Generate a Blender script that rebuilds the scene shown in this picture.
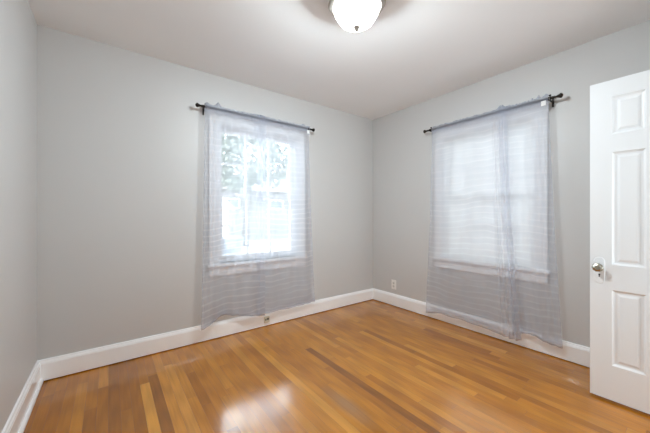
import bpy, bmesh, math, random
from mathutils import Vector, Matrix, noise
for o in list(bpy.data.objects):
    bpy.data.objects.remove(o, do_unlink=True)
sc = bpy.context.scene
COL = sc.collection

# ---------------------------------------------------------------- camera, light, exposure
cam_d = bpy.data.cameras.new('camera')
cam = bpy.data.objects.new('camera', cam_d); COL.objects.link(cam)
cam_d.sensor_width = 36.0
cam_d.lens = 36.0 * 288.0 / 650.0
cam_d.shift_y = -1.0 / 650.0
cam_d.clip_start = 0.02
cam.location = (-2.878, -2.748, 1.138)
cam.rotation_euler = (math.radians(90), 0, -math.atan2(0.6, 0.8))
sc.camera = cam

w = bpy.data.worlds.new('daylight_sky'); sc.world = w; w.use_nodes = True
bg = w.node_tree.nodes['Background']
bg.inputs['Color'].default_value = (0.84, 0.92, 1.0, 1)
bg.inputs['Strength'].default_value = 3.1

hd = bpy.data.lights.new('hall_fill_light', 'AREA'); hl = bpy.data.objects.new('hall_fill_light', hd); COL.objects.link(hl)  # added fill, not a known lamp: brightens the room through the doorway
hd.shape = 'RECTANGLE'; hd.size = 0.6; hd.size_y = 1.4; hd.energy = 6.0; hd.color = (.86, .95, 1)
hl.location = (-.74, -4.0, 1.05); hl.rotation_euler = (math.radians(90), 0, 0)

for nm, loc, rot, sx, sy in (('portal_back', (-1.63, .20, 1.33), (math.radians(-90), 0, 0), .86, 1.28),
                             ('portal_right', (.20, -1.45, 1.33), (math.radians(-90), 0, math.radians(-90)), .84, 1.28)):
    ld = bpy.data.lights.new(nm, 'AREA'); lo = bpy.data.objects.new(nm, ld); COL.objects.link(lo)
    ld.shape = 'RECTANGLE'; ld.size = sx; ld.size_y = sy; ld.cycles.is_portal = True
    lo.location = loc; lo.rotation_euler = rot

vs = sc.view_settings
sc.display_settings.display_device = 'sRGB'
vs.view_transform = 'Standard'; vs.look = 'None'; vs.gamma = 1.0; vs.use_curve_mapping = False
vs.exposure = 1.87
cy = sc.cycles
cy.use_denoising = True; cy.use_adaptive_sampling = False; cy.use_light_tree = False
cy.max_bounces = 14; cy.diffuse_bounces = 8; cy.glossy_bounces = 5; cy.transmission_bounces = 8; cy.transparent_max_bounces = 24
cy.sample_clamp_indirect = 3.0
cy.caustics_reflective = False; cy.caustics_refractive = False
LAMP_WATTS = 44.0

# ---------------------------------------------------------------- dimensions (metres)
XL, YR, H = -3.27, -2.91, 2.44          # left wall, rear wall, ceiling; the far corner is the origin
T = 0.16                                # wall thickness
W1 = (-2.06, -1.20, 0.69, 1.995)         # window in the far wall: x0 x1 z0 z1
W2 = (-1.87, -1.03, 0.69, 1.97)         # window in the right wall: y0 y1 z0 z1
DW = (-1.035, -0.415, 0.0, 1.985)       # doorway in the rear wall

# ---------------------------------------------------------------- helpers
def mat(name, color, rough=0.5, metal=0.0, spec=0.5):
    m = bpy.data.materials.new(name); m.use_nodes = True
    b = m.node_tree.nodes['Principled BSDF']
    b.inputs['Base Color'].default_value = (*color, 1)
    b.inputs['Roughness'].default_value = rough
    b.inputs['Metallic'].default_value = metal
    b.inputs['Specular IOR Level'].default_value = spec
    return m

def nodes(m):
    return m.node_tree.nodes, m.node_tree.links, m.node_tree.nodes['Principled BSDF']

def paint(name, color, rough, bump=0.02, scale=180.0, var=0.02, spec=0.5):
    """Rolled wall paint: faint tone variation and orange-peel bump."""
    m = mat(name, color, rough, 0, spec); n, l, b = nodes(m)
    tc = n.new('ShaderNodeTexCoord')
    a = n.new('ShaderNodeTexNoise'); a.inputs['Scale'].default_value = 2.2; a.inputs['Detail'].default_value = 4
    l.new(tc.outputs['Object'], a.inputs['Vector'])
    mx = n.new('ShaderNodeMix'); mx.data_type = 'RGBA'
    mx.inputs[6].default_value = (*[c * (1 - var) for c in color], 1)
    mx.inputs[7].default_value = (*[min(1, c * (1 + var)) for c in color], 1)
    l.new(a.outputs['Fac'], mx.inputs[0]); l.new(mx.outputs[2], b.inputs['Base Color'])
    f = n.new('ShaderNodeTexNoise'); f.inputs['Scale'].default_value = scale; f.inputs['Detail'].default_value = 2
    l.new(tc.outputs['Object'], f.inputs['Vector'])
    bp = n.new('ShaderNodeBump'); bp.inputs['Strength'].default_value = bump; bp.inputs['Distance'].default_value = 0.002
    l.new(f.outputs['Fac'], bp.inputs['Height']); l.new(bp.outputs['Normal'], b.inputs['Normal'])
    return m

def box(bm, x0, x1, y0, y1, z0, z1):
    v = [bm.verts.new(p) for p in ((x0,y0,z0),(x1,y0,z0),(x1,y1,z0),(x0,y1,z0),(x0,y0,z1),(x1,y0,z1),(x1,y1,z1),(x0,y1,z1))]
    for f in ((0,3,2,1),(4,5,6,7),(0,1,5,4),(1,2,6,5),(2,3,7,6),(3,0,4,7)):
        bm.faces.new([v[i] for i in f])

def lathe(bm, prof, origin, axis, n=24, lobes=None):
    """Revolve (radius, height) pairs about an axis through origin."""
    q = Vector(axis).normalized().to_track_quat('Z', 'Y').to_matrix()
    o = Vector(origin); rings = []
    for (r, h) in prof:
        if r < 1e-6:
            rings.append([bm.verts.new(o + q @ Vector((0, 0, h)))])
        else:
            rg = []
            for k in range(n):
                a = 2 * math.pi * k / n
                rr = r * (1 + (lobes(a, h) if lobes else 0))
                rg.append(bm.verts.new(o + q @ Vector((rr * math.cos(a), rr * math.sin(a), h))))
            rings.append(rg)
    for a, b in zip(rings, rings[1:]):
        if len(a) == 1 and len(b) == 1: continue
        for k in range(n):
            k2 = (k + 1) % n
            if len(a) == 1: bm.faces.new((a[0], b[k2], b[k]))
            elif len(b) == 1: bm.faces.new((a[k], a[k2], b[0]))
            else: bm.faces.new((a[k], a[k2], b[k2], b[k]))

def tube(bm, pts, r, n=10):
    pts = [Vector(p) for p in pts]; rings = []
    for i, p in enumerate(pts):
        t = (pts[min(i + 1, len(pts) - 1)] - pts[max(i - 1, 0)]).normalized()
        q = t.to_track_quat('Z', 'Y').to_matrix()
        rr = r[i] if isinstance(r, (list, tuple)) else r
        rings.append([bm.verts.new(p + q @ Vector((rr * math.cos(2*math.pi*k/n), rr * math.sin(2*math.pi*k/n), 0))) for k in range(n)])
    for a, b in zip(rings, rings[1:]):
        for k in range(n):
            bm.faces.new((a[k], a[(k+1) % n], b[(k+1) % n], b[k]))
    bm.faces.new(rings[0][::-1]); bm.faces.new(rings[-1])

def link(name, bm, m, parent=None, smooth=False, bevel=0.0, recalc=True):
    if recalc: bmesh.ops.recalc_face_normals(bm, faces=bm.faces)
    me = bpy.data.meshes.new(name); bm.to_mesh(me); bm.free()
    o = bpy.data.objects.new(name, me); COL.objects.link(o)
    if m: me.materials.append(m)
    if smooth:
        for p in me.polygons: p.use_smooth = True
    if bevel:
        md = o.modifiers.new('bevel', 'BEVEL'); md.width = bevel; md.segments = 2; md.limit_method = 'ANGLE'
    if parent is not None:
        o.parent = parent
        o.matrix_parent_inverse = Matrix.Translation(-Vector(parent.location))
    return o

def tag(o, label=None, cat=None, group=None, kind=None):
    if label: o['label'] = label
    if cat: o['category'] = cat
    if group: o['group'] = group
    if kind: o['kind'] = kind
    return o

def empty(name, loc):
    o = bpy.data.objects.new(name, None); COL.objects.link(o); o.location = loc; o.empty_display_size = 0.05
    return o

def ss(a, b, x):
    t = max(0.0, min(1.0, (x - a) / (b - a))); return t * t * (3 - 2 * t)
def lerp(a, b, t): return a + (b - a) * t

# ---------------------------------------------------------------- materials
M_WALL = paint('grey_wall_paint', (0.600, 0.596, 0.588), 0.45, 0.03)
M_CEIL = paint('ceiling_paint', (0.855, 0.86, 0.865), 0.7, 0.03)
M_TRIM = paint('white_gloss_trim', (0.95, 0.955, 0.96), 0.16, 0.01, 60)
M_CASING = paint('white_casing_paint', (0.90, 0.905, 0.91), 0.5, 0.01, 60)
M_DOOR = paint('white_door_paint', (0.81, 0.83, 0.845), 0.30, 0.015, 70)
M_BRONZE = mat('dark_bronze_metal', (0.030, 0.024, 0.020), 0.35, 0.7)
M_NICKEL = mat('brushed_nickel', (0.44, 0.39, 0.34), 0.33, 1.0)
M_PLATE = mat('white_plastic', (0.85, 0.84, 0.81), 0.3)
M_BEIGE = mat('ivory_plastic', (0.68, 0.63, 0.50), 0.35)
M_DARK = mat('dark_slot', (0.02, 0.02, 0.02), 0.6)
M_TAG = mat('white_tag_cloth', (0.86, 0.88, 0.88), 0.8)
M_HALL = paint('hall_paint', (0.66, 0.65, 0.63), 0.5)

# glass pane: thin, mostly clear, fresnel reflection
M_GLASS = bpy.data.materials.new('window_glass'); M_GLASS.use_nodes = True
n = M_GLASS.node_tree.nodes; l = M_GLASS.node_tree.links; n.remove(n['Principled BSDF'])
tr = n.new('ShaderNodeBsdfTransparent'); tr.inputs['Color'].default_value = (.95, .97, .96, 1)
gl = n.new('ShaderNodeBsdfGlossy'); gl.inputs['Roughness'].default_value = 0.02
fr = n.new('ShaderNodeFresnel'); fr.inputs['IOR'].default_value = 1.45
mx = n.new('ShaderNodeMixShader')
l.new(fr.outputs[0], mx.inputs[0]); l.new(tr.outputs[0], mx.inputs[1]); l.new(gl.outputs[0], mx.inputs[2])
l.new(mx.outputs[0], n['Material Output'].inputs['Surface'])

# sheer voile: open weave with crushed horizontal creases
CURTAIN_COL = (0.54, 0.57, 0.67)
M_VOILE = bpy.data.materials.new('sheer_grey_voile'); M_VOILE.use_nodes = True
n = M_VOILE.node_tree.nodes; l = M_VOILE.node_tree.links; n.remove(n['Principled BSDF'])
uv = n.new('ShaderNodeUVMap'); uv.uv_map = 'cloth'
sep = n.new('ShaderNodeSeparateXYZ'); l.new(uv.outputs[0], sep.inputs[0])
def mth(op, a, b=None, c=None):
    q = n.new('ShaderNodeMath'); q.operation = op
    for i, s in enumerate((a, b, c)):
        if s is None: continue
        if isinstance(s, (int, float)): q.inputs[i].default_value = s
        else: l.new(s, q.inputs[i])
    return q.outputs[0]
nz = n.new('ShaderNodeTexNoise'); nz.inputs['Scale'].default_value = 1.6; nz.inputs['Detail'].default_value = 3
l.new(uv.outputs[0], nz.inputs['Vector'])
warp = mth('MULTIPLY_ADD', nz.outputs['Fac'], 0.16, sep.outputs[1])
saw = mth('FRACT', mth('MULTIPLY', warp, 1 / 0.056))
line = mth('POWER', mth('ABSOLUTE', mth('MULTIPLY_ADD', saw, 2.0, -1.0)), 5.0)      # 1 on a crease
mp = n.new('ShaderNodeMapping'); mp.inputs['Scale'].default_value = (2.0, 26.0, 1); l.new(uv.outputs[0], mp.inputs[0])
n2 = n.new('ShaderNodeTexNoise'); n2.inputs['Scale'].default_value = 1.0; n2.inputs['Detail'].default_value = 3; l.new(mp.outputs[0], n2.inputs['Vector'])
patch = n.new('ShaderNodeTexNoise'); patch.inputs['Scale'].default_value = 3.3; l.new(uv.outputs[0], patch.inputs['Vector'])
cr_ = n.new('ShaderNodeAttribute'); cr_.attribute_name = 'crush'        # the cloth is crushed most towards its hem
cre = mth('MULTIPLY', mth('MULTIPLY', line, cr_.outputs['Fac']), mth('MULTIPLY_ADD', patch.outputs['Fac'], 1.6, -0.35))
dens = mth('MULTIPLY_ADD', cre, 0.20, 0.36)
dens = mth('ADD', dens, mth('MULTIPLY_ADD', n2.outputs['Fac'], 0.07, -0.035))
lw = n.new('ShaderNodeLayerWeight'); lw.inputs['Blend'].default_value = 0.35               # threads overlap at a slant
dens = mth('MULTIPLY_ADD', lw.outputs['Facing'], 0.12, dens)
ga = n.new('ShaderNodeAttribute'); ga.attribute_name = 'gather'          # cloth shirred tight on the rod
dens = mth('MULTIPLY_ADD', ga.outputs['Fac'], 0.14, dens)
dens = mth('MINIMUM', mth('MAXIMUM', dens, 0.1), 0.92)
df = n.new('ShaderNodeBsdfDiffuse'); df.inputs['Color'].default_value = (*CURTAIN_COL, 1)
tl = n.new('ShaderNodeBsdfTranslucent'); tl.inputs['Color'].default_value = (.80, .84, .92, 1)
m1 = n.new('ShaderNodeMixShader'); m1.inputs[0].default_value = 0.55; l.new(df.outputs[0], m1.inputs[1]); l.new(tl.outputs[0], m1.inputs[2])
tp = n.new('ShaderNodeBsdfTransparent')
m2 = n.new('ShaderNodeMixShader'); l.new(dens, m2.inputs[0]); l.new(tp.outputs[0], m2.inputs[1]); l.new(m1.outputs[0], m2.inputs[2])
l.new(m2.outputs[0], n['Material Output'].inputs['Surface'])

# blind slats: white, slightly translucent
M_SLAT = bpy.data.materials.new('white_blind_slats'); M_SLAT.use_nodes = True
n = M_SLAT.node_tree.nodes; l = M_SLAT.node_tree.links; b = n['Principled BSDF']
b.inputs['Base Color'].default_value = (.92, .92, .91, 1); b.inputs['Roughness'].default_value = 0.4
tl = n.new('ShaderNodeBsdfTranslucent'); tl.inputs['Color'].default_value = (.88, .87, .85, 1)
mx = n.new('ShaderNodeMixShader'); mx.inputs[0].default_value = 0.033
l.new(b.outputs[0], mx.inputs[1]); l.new(tl.outputs[0], mx.inputs[2]); l.new(mx.outputs[0], n['Material Output'].inputs['Surface'])

# lit frosted bowl: thin glass that lets the bulbs' light through and glows itself
M_BOWL = bpy.data.materials.new('lit_frosted_glass'); M_BOWL.use_nodes = True
n = M_BOWL.node_tree.nodes; l = M_BOWL.node_tree.links; n.remove(n['Principled BSDF'])
em = n.new('ShaderNodeEmission'); em.inputs['Color'].default_value = (.95, .98, 1, 1); em.inputs['Strength'].default_value = 4.5
tp = n.new('ShaderNodeBsdfTransparent'); tp.inputs['Color'].default_value = (.92, .92, .90, 1)
mx = n.new('ShaderNodeMixShader'); mx.inputs[0].default_value = 0.35
l.new(tp.outputs[0], mx.inputs[1]); l.new(em.outputs[0], mx.inputs[2]); l.new(mx.outputs[0], n['Material Output'].inputs['Surface'])

# knob crystal
M_CRYSTAL = mat('faceted_glass_knob', (.46, .44, .37), 0.15, 0.85, 0.8)

# oak boards: tint per board, stretched grain, varnish coat
M_OAK = mat('varnished_oak_boards', (.4, .2, .08), 0.32); n, l, b = nodes(M_OAK)
at = n.new('ShaderNodeAttribute'); at.attribute_name = 'tint'
ar = n.new('ShaderNodeAttribute'); ar.attribute_name = 'shift'
geo = n.new('ShaderNodeTexCoord')
cmb = n.new('ShaderNodeCombineXYZ'); l.new(ar.outputs['Fac'], cmb.inputs[1]); l.new(ar.outputs['Fac'], cmb.inputs[2])
add = n.new('ShaderNodeVectorMath'); add.operation = 'ADD'; l.new(geo.outputs['Object'], add.inputs[0]); l.new(cmb.outputs[0], add.inputs[1])
mp = n.new('ShaderNodeMapping'); mp.inputs['Scale'].default_value = (70, 3.2, 1); l.new(add.outputs[0], mp.inputs[0])
g1 = n.new('ShaderNodeTexNoise'); g1.inputs['Scale'].default_value = 1.0; g1.inputs['Detail'].default_value = 5; g1.inputs['Roughness'].default_value = .6
l.new(mp.outputs[0], g1.inputs['Vector'])
mpb = n.new('ShaderNodeMapping'); mpb.inputs['Scale'].default_value = (26, 1.6, 1); l.new(add.outputs[0], mpb.inputs[0])
g2 = n.new('ShaderNodeTexWave'); g2.wave_type = 'RINGS'; g2.inputs['Scale'].default_value = 0.7; g2.inputs['Distortion'].default_value = 5.0
g2.inputs['Detail'].default_value = 2.0; l.new(mpb.outputs[0], g2.inputs['Vector'])
rp = n.new('ShaderNodeValToRGB'); l.new(at.outputs['Fac'], rp.inputs[0])
e = rp.color_ramp.elements
e[0].position = 0.0; e[0].color = (0.180, 0.057, 0.005, 1)
e[1].position = 1.0; e[1].color = (0.680, 0.315, 0.045, 1)
for p_, c_ in ((.3, (0.350, 0.121, 0.007, 1)), (.55, (0.475, 0.176, 0.011, 1)), (.8, (0.560, 0.225, 0.020, 1))):
    q = e.new(p_); q.color = c_
gm = n.new('ShaderNodeMath'); gm.operation = 'MULTIPLY_ADD'; gm.inputs[1].default_value = 0.55; gm.inputs[2].default_value = 0.66
l.new(g1.outputs['Fac'], gm.inputs[0])
gw = n.new('ShaderNodeMath'); gw.operation = 'MULTIPLY_ADD'; gw.inputs[1].default_value = 0.16; gw.inputs[2].default_value = -0.02
l.new(g2.outputs['Fac'], gw.inputs[0])
gs = n.new('ShaderNodeMath'); gs.operation = 'ADD'; l.new(gm.outputs[0], gs.inputs[0]); l.new(gw.outputs[0], gs.inputs[1])
vm = n.new('ShaderNodeVectorMath'); vm.operation = 'SCALE'; l.new(rp.outputs[0], vm.inputs[0]); l.new(gs.outputs[0], vm.inputs['Scale'])
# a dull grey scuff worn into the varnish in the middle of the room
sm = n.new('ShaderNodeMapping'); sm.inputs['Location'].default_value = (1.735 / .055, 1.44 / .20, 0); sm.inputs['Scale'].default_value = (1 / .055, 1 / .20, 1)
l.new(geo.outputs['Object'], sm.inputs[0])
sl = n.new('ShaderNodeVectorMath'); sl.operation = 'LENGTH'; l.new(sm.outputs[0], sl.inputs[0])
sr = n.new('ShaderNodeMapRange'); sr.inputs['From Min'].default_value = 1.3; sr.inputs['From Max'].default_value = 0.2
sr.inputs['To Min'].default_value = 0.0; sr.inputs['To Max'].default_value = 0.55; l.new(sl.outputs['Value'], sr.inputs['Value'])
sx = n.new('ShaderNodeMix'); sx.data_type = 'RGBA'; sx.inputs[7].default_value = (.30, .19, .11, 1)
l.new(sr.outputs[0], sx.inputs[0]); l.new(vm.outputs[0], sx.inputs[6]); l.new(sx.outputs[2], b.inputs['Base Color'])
rn = n.new('ShaderNodeTexNoise'); rn.inputs['Scale'].default_value = 5.0; rn.inputs['Detail'].default_value = 3; l.new(geo.outputs['Object'], rn.inputs['Vector'])
rr = n.new('ShaderNodeMapRange'); rr.inputs['To Min'].default_value = 0.10; rr.inputs['To Max'].default_value = 0.20; l.new(rn.outputs['Fac'], rr.inputs['Value'])
b.inputs['Specular IOR Level'].default_value = 0.0; b.inputs['Coat Weight'].default_value = 1.0; b.inputs['Coat IOR'].default_value = 1.85; l.new(rr.outputs[0], b.inputs['Coat Roughness'])
fb = n.new('ShaderNodeBump'); fb.inputs['Strength'].default_value = 0.05; fb.inputs['Distance'].default_value = 0.002
l.new(g1.outputs['Fac'], fb.inputs['Height']); l.new(fb.outputs[0], b.inputs['Normal'])
M_GAP = mat('board_gap', (.09, .035, .008), 0.7)

# ---------------------------------------------------------------- the room shell
bm = bmesh.new()                         # floor: boards with hairline gaps on a dark subfloor
lay_t = bm.faces.layers.float.new('tint'); lay_s = bm.faces.layers.float.new('shift')
random.seed(11)
P = 0.0557
rows = int(round((0 - XL) / P)) + 1
special = {10: [(-3.2, -1.75, .55), (-1.75, -.455, .93), (-.455, .05, .42)],
           11: [(-3.2, -2.0, .62), (-2.0, -.37, .22), (-.37, .05, .45)],
           12: [(-3.2, -1.6, .78), (-1.6, .05, .80)],
           6: [(-3.2, -1.6, .42), (-1.6, -.34, .40), (-.34, .05, .74)],
           7: [(-3.2, -.9, .34), (-.9, .05, .26)],
           8: [(-3.2, -.7, .40), (-.7, .05, .30)],
           31: [(-3.2, -.69, .13), (-.69, .05, .62)],
           43: [(-3.2, -2.04, .55), (-2.04, -1.28, .30), (-1.28, -.70, .22), (-.70, .05, .46)],
           48: [(-3.2, -2.0, .52), (-2.0, -1.63, .28), (-1.63, .05, .48)],
           51: [(-3.2, -1.75, .5), (-1.75, -1.17, .30), (-1.17, .05, .40)],
           18: [(-3.2, -.85, .60), (-.85, .05, .76)]}
Y0f, Y1f = YR - 1.6, 0.0
for r in range(rows):
    x0 = XL + r * P; x1 = min(x0 + P, 0.0)
    segs = special.get(r)
    if segs is None:
        segs = []; y = 0.05 + random.uniform(0, .6); base = random.gauss(.57, .04)
        while y > -3.2:
            ln = random.choice((.45, .7, .9, 1.2, 1.5)) * random.uniform(.85, 1.15)
            t = base + random.gauss(0, .12)
            if random.random() < .10: t -= .16
            if random.random() < .08: t += .16
            lim = .40 if r < 12 else .34
            if r < 10: t -= .14
            segs.append((y - ln, y, max(lim - .1, min(.88, t)))); y -= ln
    lo = min(s[0] for s in segs); segs.append((Y0f, lo, .55))
    for (a, c, t) in segs:
        a, c = max(a, Y0f), min(c, Y1f)
        if c - a < .01: continue
        g = .0004
        f = bm.faces.new([bm.verts.new(p) for p in ((x0+g, a+g, 0), (x1-g, a+g, 0), (x1-g, c-g, 0), (x0+g, c-g, 0))])
        f[lay_t] = t; f[lay_s] = random.uniform(0, 40)
k = len(bm.faces)
box(bm, XL - T, T, Y0f, T, -.15, -.0012)
bm.faces.ensure_lookup_table()
for i in range(k, len(bm.faces)): bm.faces[i].material_index = 1
fl = link('floor', bm, M_OAK); fl.data.materials.append(M_GAP)
tag(fl, 'honey coloured varnished oak strip floor of the empty room', 'floor', kind='structure')

bm = bmesh.new(); box(bm, XL - T, T, Y0f, T, H, H + .2)
tag(link('ceiling', bm, M_CEIL), 'plain off-white painted ceiling', 'ceiling', kind='structure')

def wall_hole(bm, axis, lo, hi, off0, off1, hole):
    a0, a1, z0, z1 = hole
    for (s0, s1, q0, q1) in ((lo, a0, 0, H), (a1, hi, 0, H), (a0, a1, 0, z0), (a0, a1, z1, H)):
        if q1 - q0 < 1e-4: continue
        if axis == 'x': box(bm, s0, s1, off0, off1, q0, q1)
        else: box(bm, off0, off1, s0, s1, q0, q1)
bm = bmesh.new(); wall_hole(bm, 'x', XL, 0, 0, T, W1)
tag(link('wall_back', bm, M_WALL), 'grey far wall with the bare sash window', 'wall', kind='structure')
bm = bmesh.new(); wall_hole(bm, 'y', YR - T, T, 0, T, W2)
tag(link('wall_right', bm, M_WALL), 'grey right wall with the window covered by a blind', 'wall', kind='structure')
bm = bmesh.new(); box(bm, XL - T, XL, YR - T, T, 0, H)
tag(link('wall_left', bm, M_WALL), 'plain grey left wall without openings', 'wall', kind='structure')
bm = bmesh.new(); wall_hole(bm, 'x', XL, 0, YR - T, YR, DW)
tag(link('wall_rear', bm, M_WALL), 'grey rear wall with the doorway', 'wall', kind='structure')
bm = bmesh.new()                          # hallway beyond the doorway
box(bm, -2.2, .4, Y0f + .02, Y0f + .12, 0, H); box(bm, -2.3, -2.2, Y0f + .02, YR - T, 0, H); box(bm, .16, .26, Y0f + .02, YR - T, 0, H)
tag(link('wall_hall', bm, M_HALL), 'hallway walls beyond the doorway', 'wall', kind='structure')

BB = [(0, .008), (.019, .008), (.019, .120), (.0165, .126), (.0165, .130), (.011, .139), (.009, .147), (.004, .150), (0, .150)]
SHOE = [(0, .003), (.034, .003), (.034, .012), (.031, .020), (.026, .025), (.019, .027), (.019, .120), (.0165, .126), (.0165, .130), (.011, .139), (.009, .147), (.004, .150), (0, .150)]
def baseboard(name, p0, p1, inward, label, prof=BB):
    bm = bmesh.new(); inn = Vector((*inward, 0)); ends = []
    for p in (p0, p1):
        ends.append([bm.verts.new(Vector((*p, 0)) + inn * d + Vector((0, 0, z))) for d, z in prof])
    m = len(prof)
    for k in range(m):
        bm.faces.new((ends[0][k], ends[0][(k+1) % m], ends[1][(k+1) % m], ends[1][k]))
    bm.faces.new(ends[0]); bm.faces.new(ends[1][::-1])
    return tag(link(name, bm, M_TRIM), label, 'baseboard', kind='structure')
baseboard('baseboard_back', (XL, 0), (0, 0), (0, -1), 'tall white baseboard along the far wall')
baseboard('baseboard_right', (0, YR), (0, -.019), (-1, 0), 'tall white baseboard along the right wall')
baseboard('baseboard_left', (XL, YR), (XL, -.019), (1, 0), 'white baseboard with shoe moulding along the left wall', SHOE)
baseboard('baseboard_rear', (XL + .034, YR), (DW[0] - .09, YR), (0, 1), 'white baseboard along the rear wall beside the doorway')

bm = bmesh.new()                          # doorway casing on the rear wall
for (x0, x1, z0, z1) in ((DW[0] - .085, DW[0], 0, DW[3] + .085), (DW[1], DW[1] + .085, 0, DW[3] + .085), (DW[0], DW[1], DW[3], DW[3] + .085)):
    box(bm, x0, x1, YR, YR + .016, z0, z1)
tag(link('trim_1', bm, M_TRIM, bevel=.003), 'white casing around the doorway in the rear wall', 'trim', kind='structure')

# ---------------------------------------------------------------- windows
def to_world(side, s, d, z):
    """s along the wall, d out of the wall into the room (negative = into the wall)."""
    return (s, -d, z) if side == 'back' else (-d, s, z)
def wbox(bm, side, s0, s1, d0, d1, z0, z1):
    a = to_world(side, s0, d0, z0); c = to_world(side, s1, d1, z1)
    box(bm, min(a[0], c[0]), max(a[0], c[0]), min(a[1], c[1]), max(a[1], c[1]), z0, z1)

def make_window(name, side, hole, label):
    a, c, z0, z1 = hole
    root = empty(name, to_world(side, (a + c) / 2, 0, z0)); tag(root, label, 'window', kind='structure')
    cw = .088
    bm = bmesh.new()
    wbox(bm, side, a - cw, a, 0, .018, z0, z1 + .01); wbox(bm, side, c, c + cw, 0, .018, z0, z1 + .01)
    wbox(bm, side, a - cw - .006, c + cw + .006, 0, .020, z1 + .01, z1 + .085)
    wbox(bm, side, a, c, 0, .018, z1, z1 + .01)
    link('casing', bm, M_CASING, root, bevel=.003)
    bm = bmesh.new()
    j = .012
    wbox(bm, side, a, a + j, -T, 0, z0, z1); wbox(bm, side, c - j, c, -T, 0, z0, z1); wbox(bm, side, a + j, c - j, -T, 0, z1 - j, z1)
    wbox(bm, side, a + j, a + j + .012, -.045, -.028, z0, z1 - j); wbox(bm, side, c - j - .012, c - j, -.045, -.028, z0, z1 - j)
    link('jamb', bm, M_CASING, root)
    bm = bmesh.new()
    wbox(bm, side, a - cw - .02, c + cw + .02, 0, .048, z0 - .026, z0)
    wbox(bm, side, a, c, -T - .03, 0, z0 - .026, z0)
    link('window_sill', bm, M_TRIM, root, bevel=.005)
    bm = bmesh.new(); wbox(bm, side, a - cw, c + cw, 0, .016, z0 - .115, z0 - .027)
    link('apron', bm, M_CASING, root, bevel=.003)
    zm = (z0 + z1 - .012) / 2
    for nm, d0, d1, q0, q1, br in (('lower_sash', -.080, -.046, z0, zm + .02, .065), ('upper_sash', -.116, -.082, zm - .02, z1 - .012, .045)):
        bm = bmesh.new(); st = .040; u0, u1 = a + j, c - j
        tr_ = .045 if nm == 'upper_sash' else .035
        if nm == 'upper_sash': br = .035
        wbox(bm, side, u0, u0 + st, d0, d1, q0, q1); wbox(bm, side, u1 - st, u1, d0, d1, q0, q1)
        wbox(bm, side, u0 + st, u1 - st, d0, d1, q0, q0 + br); wbox(bm, side, u0 + st, u1 - st, d0, d1, q1 - tr_, q1)
        gx0, gx1, gz0, gz1 = u0 + st, u1 - st, q0 + br, q1 - tr_
        for i in (1, 2):
            s = lerp(gx0, gx1, i / 3); wbox(bm, side, s - .009, s + .009, d0 + .004, d1 - .004, gz0, gz1)
        zc = (gz0 + gz1) / 2; wbox(bm, side, gx0, gx1, d0 + .005, d1 - .005, zc - .009, zc + .009)
        sash = link(nm, bm, M_CASING, root)
        bm = bmesh.new(); dm = (d0 + d1) / 2
        for i in range(3):
            for (p0, p1) in ((gz0, zc - .009), (zc + .009, gz1)):
                wbox(bm, side, lerp(gx0, gx1, i / 3) + (.009 if i else 0), lerp(gx0, gx1, (i + 1) / 3) - (.009 if i < 2 else 0), dm - .0015, dm + .0015, p0, p1)
        o = link('glass_panes', bm, M_GLASS, sash); o.matrix_parent_inverse = Matrix.Identity(4)
        if nm == 'lower_sash':
            bm = bmesh.new(); wbox(bm, side, (a + c) / 2 - .025, (a + c) / 2 + .025, d0 + .004, d1 - .002, q1, q1 + .012)
            link('sash_lock', bm, M_NICKEL, sash, bevel=.003).matrix_parent_inverse = Matrix.Identity(4)
    return root
make_window('window_1', 'back', W1, 'white sash window with bare panes behind the curtains on the far wall')
make_window('window_2', 'right', W2, 'white window behind a lowered blind on the right wall')

# ---------------------------------------------------------------- venetian blind in the right window
a, c, z0, z1 = W2
bl = empty('venetian_blind', to_world('right', (a + c) / 2, -.024, z1))
tag(bl, 'white lowered mini blind with closed slats filling the right window', 'blind')
a2, c2 = a + .016, c - .016
bm = bmesh.new(); wbox(bm, 'right', a2, c2, -.032, -.004, z1 - .040, z1 - .013); link('headrail', bm, M_PLATE, bl, bevel=.002)
bm = bmesh.new(); zt, zb, ns = z1 - .048, z0 + .022, 58
tilt = math.radians(77)
for i in range(ns):
    zc = lerp(zt, zb, i / (ns - 1)); prev = None
    for k in range(5):
        q = (k - 2) / 2 * .0125; crown = .0016 * (1 - ((k - 2) / 2) ** 2)
        d = -.014 + q * math.cos(tilt) + crown; z = zc - q * math.sin(tilt)
        cur = [bm.verts.new(to_world('right', s, d, z)) for s in (a2 + .003, c2 - .003)]
        if prev: bm.faces.new((prev[0], prev[1], cur[1], cur[0]))
        prev = cur
link('slats', bm, M_SLAT, bl, smooth=True)
bm = bmesh.new(); wbox(bm, 'right', a2, c2, -.026, -.004, z0 + .001, z0 + .012); link('bottom_rail', bm, M_PLATE, bl, bevel=.002)
bm = bmesh.new()
for s in (a2 + .12, (a2 + c2) / 2, c2 - .12):
    tube(bm, [to_world('right', s, -.0015, z1 - .04), to_world('right', s, -.0015, z0 + .01)], .0007, 6)
link('ladder_cord', bm, M_PLATE, bl)
bm = bmesh.new(); tube(bm, [to_world('right', c2 - .075, -.001, z1 - .045), to_world('right', c2 - .10, .010, z1 - .16), to_world('right', c2 - .075, .008, z1 - .36), to_world('right', c2 - .072, .008, z1 - .62)], .0032, 8)
M_WAND = mat('smoky_wand', (.5, .5, .5), .2); link('tilt_wand', bm, M_WAND, bl, smooth=True)

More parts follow.
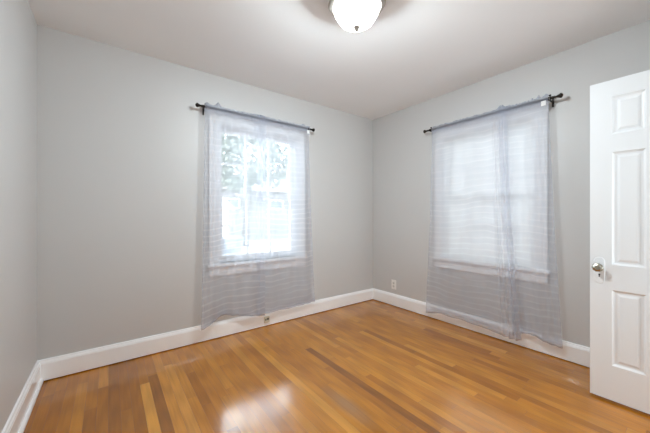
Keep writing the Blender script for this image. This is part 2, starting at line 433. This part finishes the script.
# ---------------------------------------------------------------- curtain rods
ROD_D = .088
def make_rod(side, s_a, s_b, z, label):
    """s_a, s_b: pole ends; finials and brackets sit on them."""
    root = empty('curtain_rod', to_world(side, (s_a + s_b) / 2, ROD_D, z)); tag(root, label, 'curtain rod', 'dark rods above the windows')
    bm = bmesh.new(); tube(bm, [to_world(side, s_a, ROD_D, z), to_world(side, s_b, ROD_D, z)], .0105, 14); link('pole', bm, M_BRONZE, root, smooth=True)
    for s, sg in ((s_a, -1), (s_b, 1)):
        ax = Vector(to_world(side, sg, 0, 0))
        bm = bmesh.new()
        lathe(bm, [(0, -.004), (.010, -.004), (.011, .004), (.008, .008), (.0075, .014), (.010, .020), (.014, .032), (.019, .040), (.0185, .046), (.012, .052), (.006, .056), (0, .057)], to_world(side, s, ROD_D, z), ax, 20)
        link('finial', bm, M_BRONZE, root, smooth=True)
        sb = s - sg * .030
        bm = bmesh.new()
        wbox(bm, side, sb - .008, sb + .008, 0, .004, z - .050, z + .022)          # wall plate
        wbox(bm, side, sb - .005, sb + .005, .003, ROD_D - .006, z - .016, z - .009)   # arm
        wbox(bm, side, sb - .006, sb + .006, ROD_D - .016, ROD_D + .013, z - .016, z - .0085)  # cradle
        wbox(bm, side, sb - .006, sb + .006, ROD_D + .0085, ROD_D + .013, z - .012, z + .010)
        wbox(bm, side, sb - .006, sb + .006, ROD_D - .016, ROD_D - .0085, z - .012, z + .014)
        br = link('bracket', bm, M_BRONZE, root, bevel=.001)
        bm = bmesh.new(); p = Vector(to_world(side, sb, ROD_D - .012, z))
        lathe(bm, [(0, .012), (.0035, .012), (.0035, .022), (.008, .023), (.009, .028), (.008, .032), (0, .033)], p, (0, 0, 1), 14)
        sc_ = link('thumb_screw', bm, M_BRONZE, br, smooth=True); sc_.matrix_parent_inverse = Matrix.Identity(4)
    return root
Z_ROD1, Z_ROD2 = 2.096, 2.065
make_rod('back', -2.225, -1.085, Z_ROD1, 'thin dark curtain rod over the far wall window with round finials')
make_rod('right', -2.020, -.905, Z_ROD2, 'thin dark curtain rod over the window with the blind')

# ---------------------------------------------------------------- curtains
def make_curtain(side, left, right, zrod, hem, fold, label, seed, tagpos=None, peaks=(), pocket=0.0):
    """left/right/hem: lists of (t, value) with t 0 at the rod and 1 at the hem; hem: (u, z)."""
    def pw(lst, t):
        for (t0, v0), (t1, v1) in zip(lst, lst[1:]):
            if t <= t1: return lerp(v0, v1, ss(0, 1, (t - t0) / (t1 - t0)) if False else max(0, (t - t0) / (t1 - t0)))
        return lst[-1][1]
    nu = 150
    # the sheet's path: back of the rod pocket, over the header, down the front, hem turned up behind
    path = []
    for z in (-.030, -.022, -.012, 0, .010, .016): path.append((z, 'b'))
    for z in (.026, .034): path.append((z, 'h'))
    for z in (.026, .016, .010, 0, -.012, -.022, -.030): path.append((z, 'f'))
    nz_ = 80
    bm = bmesh.new(); uvl = bm.loops.layers.uv.new('cloth')
    grid, uvs, gat = [], [], []; gl = bm.verts.layers.float.new('gather'); cl_ = bm.verts.layers.float.new('crush')
    arc = 0.0
    rowspec = [(q, kind, 0.0) for q, kind in path] + [(None, 'm', i / nz_) for i in range(1, nz_ + 1)] + [(None, 'r', t) for t in (.25, .5, .75, 1.0)]
    for (q, kind, t) in rowspec:
        row, ruv = [], []
        for i in range(nu + 1):
            u = i / nu
            zh = pw(hem, u)
            ruff = .5 + .5 * noise.noise(Vector((u * 22, seed * 3.1, 0))) + .9 * max(0, noise.noise(Vector((u * 7, seed * 1.7, 4)))) 
            if kind in 'bhf':
                tt = 0.0
                for pu, ph in peaks: ruff += ph * math.exp(-((u - pu) / .035) ** 2)
                dz = q if q <= .016 else .016 + (q - .016) * (.20 + .85 * ruff)
                z = zrod + dz
                th = (.0130 if abs(q) <= .013 else (.009 if q < 0 else .006)) + pocket
                if kind == 'b': d = ROD_D - th
                elif kind == 'f': d = ROD_D + th
                else: d = ROD_D + (.004 if q < .03 else 0)
                d += .0030 * noise.noise(Vector((u * 40, seed, z * 20))) * (1 if abs(q) > .013 else .3)
                if q > .016: d += .012 * noise.noise(Vector((u * 26, seed * 2.0, 1.0)))
            else:
                tt = t if kind == 'm' else 1 - t * .055 / (zrod - zh)
                z = lerp(zrod - .030, zh, tt)
                d = ROD_D + .008 * (1 - ss(0, .08, tt)) + fold(u, tt) * ss(0, .10, tt)
                d += .005 * noise.noise(Vector((u * 5, z * 3.0, seed))) * ss(0, .2, tt)
                d += .0018 * noise.noise(Vector((u * 9, z * 34, seed + 5))) * ss(0, .3, tt)
                z += .004 * noise.noise(Vector((u * 12, seed, 2))) * tt
                if kind == 'r': d -= .004 * (1 if t > .2 else .5)
                d = max(d, .030)
            s = lerp(pw(left, tt), pw(right, tt), u)
            s += .010 * noise.noise(Vector((u * 6, tt * 3, seed + 9))) * ss(0, .15, tt) * (4 * u * (1 - u))
            vv = bm.verts.new(to_world(side, s, d, z)); row.append(vv)
            vv[cl_] = .35 + .85 * ss(.25, .85, tt)
            vv[gl] = 1.0 if kind in 'bf' else (.45 if kind == 'h' else .7 if kind == 'r' else max(0.0, 1 - tt / .02))
            ruv.append((abs(lerp(pw(left, .5), pw(right, .5), u)) + seed * 3, z + (.9 if kind == 'b' else 0) + seed))
        grid.append(row); uvs.append(ruv)
    for j in range(len(grid) - 1):
        for i in range(nu):
            f = bm.faces.new((grid[j][i], grid[j][i+1], grid[j+1][i+1], grid[j+1][i]))
            for lp, (jj, ii) in zip(f.loops, ((j, i), (j, i+1), (j+1, i+1), (j+1, i))):
                lp[uvl].uv = uvs[jj][ii]
    o = link('sheer_curtain', bm, M_VOILE, None, smooth=True, recalc=False)
    tag(o, label, 'curtain', 'sheer grey curtain panels at the windows')
    if tagpos:
        s0, dz = tagpos
        bm = bmesh.new(); wbox(bm, side, s0 - .016, s0 + .016, ROD_D + .015, ROD_D + .0165, zrod - dz - .038, zrod - dz)
        tg = link('care_tag', bm, M_TAG, o); tag(tg, 'small white sewn tag')
    return o

def bump(u, c, wd): return math.exp(-((u - c) / wd) ** 2)
def fold1(u, t):      # far window, left panel: hangs loosely, corner kicked into the room, last strip folded over
    d = .008 * math.sin(u * 26 + 1.5 * t) + .012 * t * math.sin(u * 9.5 + .6)
    d += .035 * t * t * bump(u, 0, .14) - .022 * t * t * bump(u, .34, .12)
    d += .022 * bump(u, .12, .035) * (1 - .5 * t) + .014 * bump(u, .90, .04)
    return d
def fold2(u, t):
    d = .007 * math.sin(u * 22 + 2.0 + t) + .008 * t * math.sin(u * 10.5)
    d += .016 * bump(u, .86, .05) * (1 - .6 * t) - .012
    return d
def fold3(u, t):      # window with the blind, left panel: gathered into pleats along its right edge
    d = .007 * math.sin(u * 24 + 1.0 * t) + .009 * t * math.sin(u * 8 + 1)
    g = ss(.80, .92, u)
    d += g * (.018 * math.sin(u * 118 + .8 * t)) + .018 * g
    return d
def fold4(u, t):
    d = .007 * math.sin(u * 20 + .5 + t) + .010 * t * math.sin(u * 9 + 2.6)
    d += .014 * bump(u, .80, .05) * (1 - .6 * t) - .008
    d += (1 - ss(.0, .22, u)) * .008 * math.sin(u * 110)
    return d
make_curtain('back', [(0, -2.205), (.5, -2.222), (1, -2.247)], [(0, -1.625), (1, -1.632)], Z_ROD1,
             [(0, .150), (.12, .168), (.30, .215), (.45, .205), (.7, .175), (.9, .150), (1, .140)], fold1,
             'sheer grey curtain panel, left half of the pair on the far wall window', 1.0, None, ((.04, 1.0), (.20, 2.2)))
make_curtain('back', [(0, -1.712), (1, -1.705)], [(0, -1.098), (.5, -1.060), (1, -1.010)], Z_ROD1,
             [(0, .150), (.2, .155), (.5, .150), (.8, .165), (1, .165)], fold2,
             'sheer grey curtain panel hanging nearest the room corner on the far wall window', 2.3, (-1.125, .020), ((.86, 1.0),), -.0012)
# on the right wall the panel's left side (seen from the room) has the larger y
make_curtain('right', [(0, -.955), (.5, -.930), (1, -.885)], [(0, -1.690), (.4, -1.715), (.75, -1.76), (1, -1.800)], Z_ROD2,
             [(0, .075), (.2, .105), (.5, .095), (.8, .085), (.93, .078), (1, .085)], fold3,
             'sheer grey curtain panel covering most of the blind, gathered at its right edge', 3.7, None, ((.93, 1.4),))
make_curtain('right', [(0, -1.610), (.5, -1.655), (1, -1.735)], [(0, -1.985), (.5, -2.02), (1, -2.070)], Z_ROD2,
             [(0, .110), (.3, .150), (.5, .145), (.75, .115), (1, .110)], fold4,
             'sheer grey curtain panel hanging nearest the open white door', 5.1, (-1.955, .012), ((.10, 1.6), (.70, .8), (.82, 1.5), (.95, 1.2)), -.0012)

# ---------------------------------------------------------------- the open door
DX, DY0, DLEN, DTH = -.433, -2.294, .600, .035
def door_leaf():
    bm = bmesh.new()
    us = [0, .100, .240, .360, .500, DLEN]
    zs = [.014, .226, .685, .838, 1.523, 1.632, 1.860, 1.962]
    def P_(u, z, dep, face):
        x = DX + dep if face == 0 else DX + DTH - dep
        return bm.verts.new((x, DY0 - u, z))
    for face in (0, 1):
        for i in range(5):
            for j in range(7):
                u0, u1, q0, q1 = us[i], us[i+1], zs[j], zs[j+1]
                if i in (1, 3) and j in (1, 3, 5):
                    loops = [(0, 0), (.004, .004), (.010, .009), (.014, .010), (.022, .010), (.034, .005), (.036, .0045)]
                    prev = None
                    for ins, dep in loops:
                        cur = [P_(u0+ins, q0+ins, dep, face), P_(u1-ins, q0+ins, dep, face), P_(u1-ins, q1-ins, dep, face), P_(u0+ins, q1-ins, dep, face)]
                        if prev:
                            for k in range(4): bm.faces.new((prev[k], prev[(k+1) % 4], cur[(k+1) % 4], cur[k]))
                        prev = cur
                    bm.faces.new(prev)
                else:
                    bm.faces.new([P_(u0, q0, 0, face), P_(u1, q0, 0, face), P_(u1, q1, 0, face), P_(u0, q1, 0, face)])
    for i in range(5):
        for z in (zs[0], zs[-1]):
            bm.faces.new([P_(us[i], z, 0, 0), P_(us[i+1], z, 0, 0), P_(us[i+1], z, 0, 1), P_(us[i], z, 0, 1)])
    for j in range(7):
        for u in (us[0], us[-1]):
            bm.faces.new([P_(u, zs[j], 0, 0), P_(u, zs[j+1], 0, 0), P_(u, zs[j+1], 0, 1), P_(u, zs[j], 0, 1)])
    bmesh.ops.remove_doubles(bm, verts=bm.verts, dist=1e-5)
    return bm
door = link('door_1', door_leaf(), M_DOOR)
tag(door, 'white six-panel door standing open in front of the right wall', 'door', kind='structure')
def oval_plate(bm, x, y, z0, z1, wd, th):
    r = wd / 2; pts = []
    for k in range(13):
        a = math.pi * k / 12; pts.append((r * math.cos(a), z1 - r + r * math.sin(a)))
    for k in range(13):
        a = math.pi + math.pi * k / 12; pts.append((r * math.cos(a), z0 + r + r * math.sin(a)))
    f = [bm.verts.new((x, y + p, q)) for p, q in pts]; g = [bm.verts.new((x - th, y + p * .9, q + (.002 if q < (z0+z1)/2 else -.002))) for p, q in pts]
    bm.faces.new(g)
    for k in range(len(pts)): bm.faces.new((f[k], f[(k+1) % len(pts)], g[(k+1) % len(pts)], g[k]))
KY, KZ = -2.338, .819
bm = bmesh.new(); oval_plate(bm, DX, KY, .715, .880, .052, .003)
esc = link('escutcheon', bm, M_DOOR, door)
bm = bmesh.new(); lathe(bm, [(0, .0), (.0045, .0), (.0045, .0012), (0, .0012)], (DX - .0026, KY, .772), (-1, 0, 0), 12)
box(bm, DX - .0038, DX - .0026, KY - .0025, KY + .0025, .757, .770)
tag(link('keyhole', bm, M_DARK, esc), 'dark keyhole')
bm = bmesh.new()
lathe(bm, [(0, .002), (.016, .002), (.016, .008), (.011, .012), (.010, .030), (.016, .034)], (DX, KY, KZ), (-1, 0, 0), 20)
tag(link('knob_shank', bm, mat('aged_brass', (.42, .36, .22), .3, 1.0), door, smooth=True), 'aged brass shank')
bm = bmesh.new(); rings = []
for i, (r_, h_) in enumerate(((.016, .032), (.025, .041), (.0275, .048), (.023, .055), (.013, .060))):   # cut facets: each ring turned half a step
    rings.append([bm.verts.new((DX - h_, KY + r_ * math.cos(2 * math.pi * (k + i / 2) / 10), KZ + r_ * math.sin(2 * math.pi * (k + i / 2) / 10))) for k in range(10)])
bm.faces.new(rings[0]); bm.faces.new(rings[-1][::-1])
for ra, rb in zip(rings, rings[1:]):
    for k in range(10):
        bm.faces.new((ra[k], ra[(k + 1) % 10], rb[k])); bm.faces.new((ra[(k + 1) % 10], rb[(k + 1) % 10], rb[k]))
tag(link('door_knob', bm, M_CRYSTAL, door), 'faceted old glass knob with a brass tint')
for hz in (.22, 1.72):
    bm = bmesh.new(); tube(bm, [(DX + .017, DY0 - DLEN - .008, hz), (DX + .017, DY0 - DLEN - .008, hz + .09)], .006, 10)
    link('hinge', bm, M_NICKEL, door, smooth=True)

# ---------------------------------------------------------------- ceiling light
LX, LY = -1.755, -1.55
cl = empty('ceiling_light', (LX, LY, H)); tag(cl, 'round flush ceiling light with a lit frosted bowl in a nickel rim', 'ceiling light')
def scal(k, amp): return lambda a, h: amp * math.cos(k * a)
bm = bmesh.new()
lathe(bm, [(0, 0), (.105, 0), (.112, -.010), (.118, -.030), (.134, -.060), (.152, -.090), (.160, -.104), (.160, -.112), (.153, -.120), (.140, -.128), (.132, -.126), (.126, -.100)], (LX, LY, H), (0, 0, 1), 64, lambda a, h: (.018 * math.cos(8 * a) if h < -.08 else 0))
link('rim', bm, M_NICKEL, cl, smooth=True)
bm = bmesh.new()
lathe(bm, [(.124, -.100), (.129, -.120), (.127, -.142), (.119, -.167), (.103, -.193), (.080, -.213), (.052, -.225), (.025, -.230), (0, -.231)], (LX, LY, H), (0, 0, 1), 64, lambda a, h: .022 * math.cos(8 * a))
tag(link('glass_bowl', bm, M_BOWL, cl, smooth=True), 'glowing white glass bowl')
bm = bmesh.new()
lathe(bm, [(0, -.227), (.015, -.227), (.018, -.233), (.016, -.240), (.010, -.245), (.011, -.251), (.007, -.258), (0, -.260)], (LX, LY, H), (0, 0, 1), 20)
link('finial', bm, M_NICKEL, cl, smooth=True)
bm = bmesh.new(); lathe(bm, [(0, -.098), (.018, -.098), (.018, -.118), (0, -.118)], (LX, LY, H), (0, 0, 1), 16)
link('socket', bm, M_PLATE, cl)
pd = bpy.data.lights.new('bulb', 'POINT'); po = bpy.data.objects.new('bulb', pd); COL.objects.link(po)
pd.energy = LAMP_WATTS; pd.shadow_soft_size = .088; pd.color = (.825, .93, 1)      # the frosted bowl's soft light
po.parent = cl; po.location = (0, 0, -.122)

# ---------------------------------------------------------------- outlets
ou = empty('wall_outlet', (0, -.362, .267)); tag(ou, 'white double power outlet low on the right wall near the corner', 'outlet')
bm = bmesh.new(); box(bm, -.006, 0, -.362 - .036, -.362 + .036, .267 - .058, .267 + .058); link('cover_plate', bm, M_PLATE, ou, bevel=.0025)
for dz in (-.020, .020):
    bm = bmesh.new()
    lathe(bm, [(0, .0), (.0165, .0), (.0165, .0022), (0, .0022)], (-.006, -.362, .267 + dz), (-1, 0, 0), 20)
    rc = link('receptacle', bm, mat('outlet_face', (.70, .69, .66), .35), ou)
    bm = bmesh.new()
    for dy in (-.0064, .0064): box(bm, -.0088, -.0081, -.362 + dy - .0014, -.362 + dy + .0014, .267 + dz - .003, .267 + dz + .007)
    box(bm, -.0088, -.0081, -.362 - .003, -.362 + .003, .267 + dz - .011, .267 + dz - .006)
    link('slots', bm, M_DARK, rc)
OX, OZ = -1.583, .070
jk = empty('phone_jack', (OX, -.019, OZ)); tag(jk, 'small ivory jack with dark sockets on the white baseboard under the curtains', 'jack')
bm = bmesh.new(); box(bm, OX - .029, OX + .029, -.034, -.019, OZ - .032, OZ + .032); link('cover_plate', bm, M_BEIGE, jk, bevel=.004)
for dx, dz, r in ((-.014, .004, .006), (.009, .008, .010)):
    bm = bmesh.new(); box(bm, OX + dx - r, OX + dx + r, -.0352, -.0338, OZ + dz - .009, OZ + dz + .009)
    tag(link('socket', bm, M_DARK, jk), 'dark socket opening')

# ---------------------------------------------------------------- outside, seen through the far window
M_GROUND = paint('pale_concrete_drive', (.50, .49, .47), .8, .1, 12, .12)
M_SIDING = paint('grey_siding', (.19, .185, .17), .7)
M_WHITEOUT = mat('white_outdoor_paint', (.8, .8, .8), .5)
M_LEAF = mat('tree_leaves', (.17, .185, .155), .6); M_BARK = mat('bark', (.15, .14, .13), .9)
M_BIN = mat('grey_bin_plastic', (.12, .13, .145), .5); M_PANE = mat('dark_pane', (.12, .14, .15), .1)
M_ROOFO = mat('shingle', (.22, .2, .19), .9)
GZ = -.50
bm = bmesh.new(); box(bm, -30, 40, -30, 60, GZ - .1, GZ)
tag(link('ground', bm, M_GROUND), 'pale ground outside the far window', 'ground', kind='structure')
# neighbouring house
ho = empty('house', (6.2, 15, GZ)); tag(ho, 'grey neighbouring house seen faintly through the far window', 'house')
bm = bmesh.new(); box(bm, 1.5, 12.0, 15, 22, GZ, 2.7); link('walls', bm, M_SIDING, ho)
bm = bmesh.new()
v = [bm.verts.new(p) for p in ((1.0, 14.5, 2.7), (12.5, 14.5, 2.7), (12.5, 22.5, 2.7), (1.0, 22.5, 2.7), (1.0, 18.5, 4.6), (12.5, 18.5, 4.6))]
for f in ((0, 1, 5, 4), (2, 3, 4, 5), (1, 2, 5), (3, 0, 4), (0, 3, 2, 1)): bm.faces.new([v[i] for i in f])
link('roof', bm, M_ROOFO, ho)
for x in (6.3, 3.2):
    bm = bmesh.new(); box(bm, x - .5, x + .5, 14.94, 15.0, 1.55, 2.2); wf = link('window', bm, M_WHITEOUT, ho)
    bm = bmesh.new(); box(bm, x - .42, x + .42, 14.92, 14.94, 1.63, 2.12); pn = link('pane', bm, M_PANE, wf); pn.matrix_parent_inverse = Matrix.Identity(4)
bm = bmesh.new(); box(bm, 7.4, 8.3, 14.94, 15.0, GZ + .1, 2.1); tag(link('front_door', bm, M_WHITEOUT, ho), 'white house door')
# white shed at the left
sh = empty('shed', (-.3, 9.0, GZ)); tag(sh, 'white outbuilding at the left edge of the far window view', 'shed')
bm = bmesh.new(); box(bm, -1.2, 1.0, 9, 11, GZ, 1.55); link('walls', bm, M_WHITEOUT, sh)
bm = bmesh.new()
v = [bm.verts.new(p) for p in ((-1.35, 8.9, 1.5), (1.15, 8.9, 1.5), (1.15, 11.1, 1.5), (-1.35, 11.1, 1.5), (-.1, 8.9, 2.7), (-.1, 11.1, 2.7))]
for f in ((0, 1, 4), (1, 2, 5, 4), (2, 3, 5), (3, 0, 4, 5), (0, 3, 2, 1)): bm.faces.new([v[i] for i in f])
link('roof', bm, M_WHITEOUT, sh)
# wheeled bin
bn = empty('wheeled_bin', (-.33, 5.0, GZ)); tag(bn, 'grey wheeled bin standing outside the far window', 'bin')
bm = bmesh.new(); bx_, by_ = -.33, 5.0
lo = [bm.verts.new((bx_ + sx_ * .24, by_ + sy_ * .26, GZ + .06)) for sx_, sy_ in ((-1,-1),(1,-1),(1,1),(-1,1))]
hi = [bm.verts.new((bx_ + sx_ * .31, by_ + sy_ * .34, GZ + 1.0)) for sx_, sy_ in ((-1,-1),(1,-1),(1,1),(-1,1))]
bm.faces.new(lo[::-1]); bm.faces.new(hi)
for k in range(4): bm.faces.new((lo[k], lo[(k+1) % 4], hi[(k+1) % 4], hi[k]))
link('body', bm, M_BIN, bn, bevel=.02)
bm = bmesh.new(); box(bm, bx_ - .34, bx_ + .34, by_ - .37, by_ + .37, GZ + 1.0, GZ + 1.06); link('lid', bm, M_BIN, bn, bevel=.02)
for sg in (-1, 1):
    bm = bmesh.new(); lathe(bm, [(0, -.02), (.10, -.02), (.10, .02), (0, .02)], (bx_ + sg * .25, by_ + .27, GZ + .10), (1, 0, 0), 20); link('wheel', bm, M_DARK, bn)
# trees
def tree(x, y, h, r, seed, label):
    root = empty('tree', (x, y, GZ)); tag(root, label, 'tree', 'trees outside the far window')
    bm = bmesh.new(); tube(bm, [(x, y, GZ), (x + .1, y, GZ + h * .4), (x, y + .1, GZ + h * .8)], [.22, .16, .07], 10); link('trunk', bm, M_BARK, root, smooth=True)
    rnd = random.Random(seed); bm = bmesh.new()
    for k in range(2600):
        v = Vector((rnd.gauss(0, 1), rnd.gauss(0, 1), rnd.gauss(0, 1))).normalized() * rnd.uniform(.45, 1) ** .5 * r
        v.z *= .75; lump = 1 + .35 * noise.noise(v * .9 + Vector((seed, 0, 0)))
        p = Vector((x, y, GZ + h * .72)) + v * lump
        t1 = Vector((rnd.gauss(0, 1), rnd.gauss(0, 1), rnd.gauss(0, .6))).normalized(); t2 = t1.cross(Vector((rnd.random(), rnd.random(), rnd.random())).normalized()).normalized()
        q = rnd.uniform(.12, .22)
        bm.faces.new([bm.verts.new(p + e_) for e_ in (t1 * q, t2 * q * .5, -t1 * q, -t2 * q * .5)])
    link('crown', bm, M_LEAF, root, recalc=False)
tree(2.9, 12.0, 6.5, 2.3, 1, 'leafy tree left of the house outside the far window')
tree(9.0, 12.6, 7.0, 2.5, 2, 'leafy tree right of the house outside the far window')
tree(4.6, 24.5, 9.5, 3.4, 3, 'tall leafy tree rising behind the house outside')
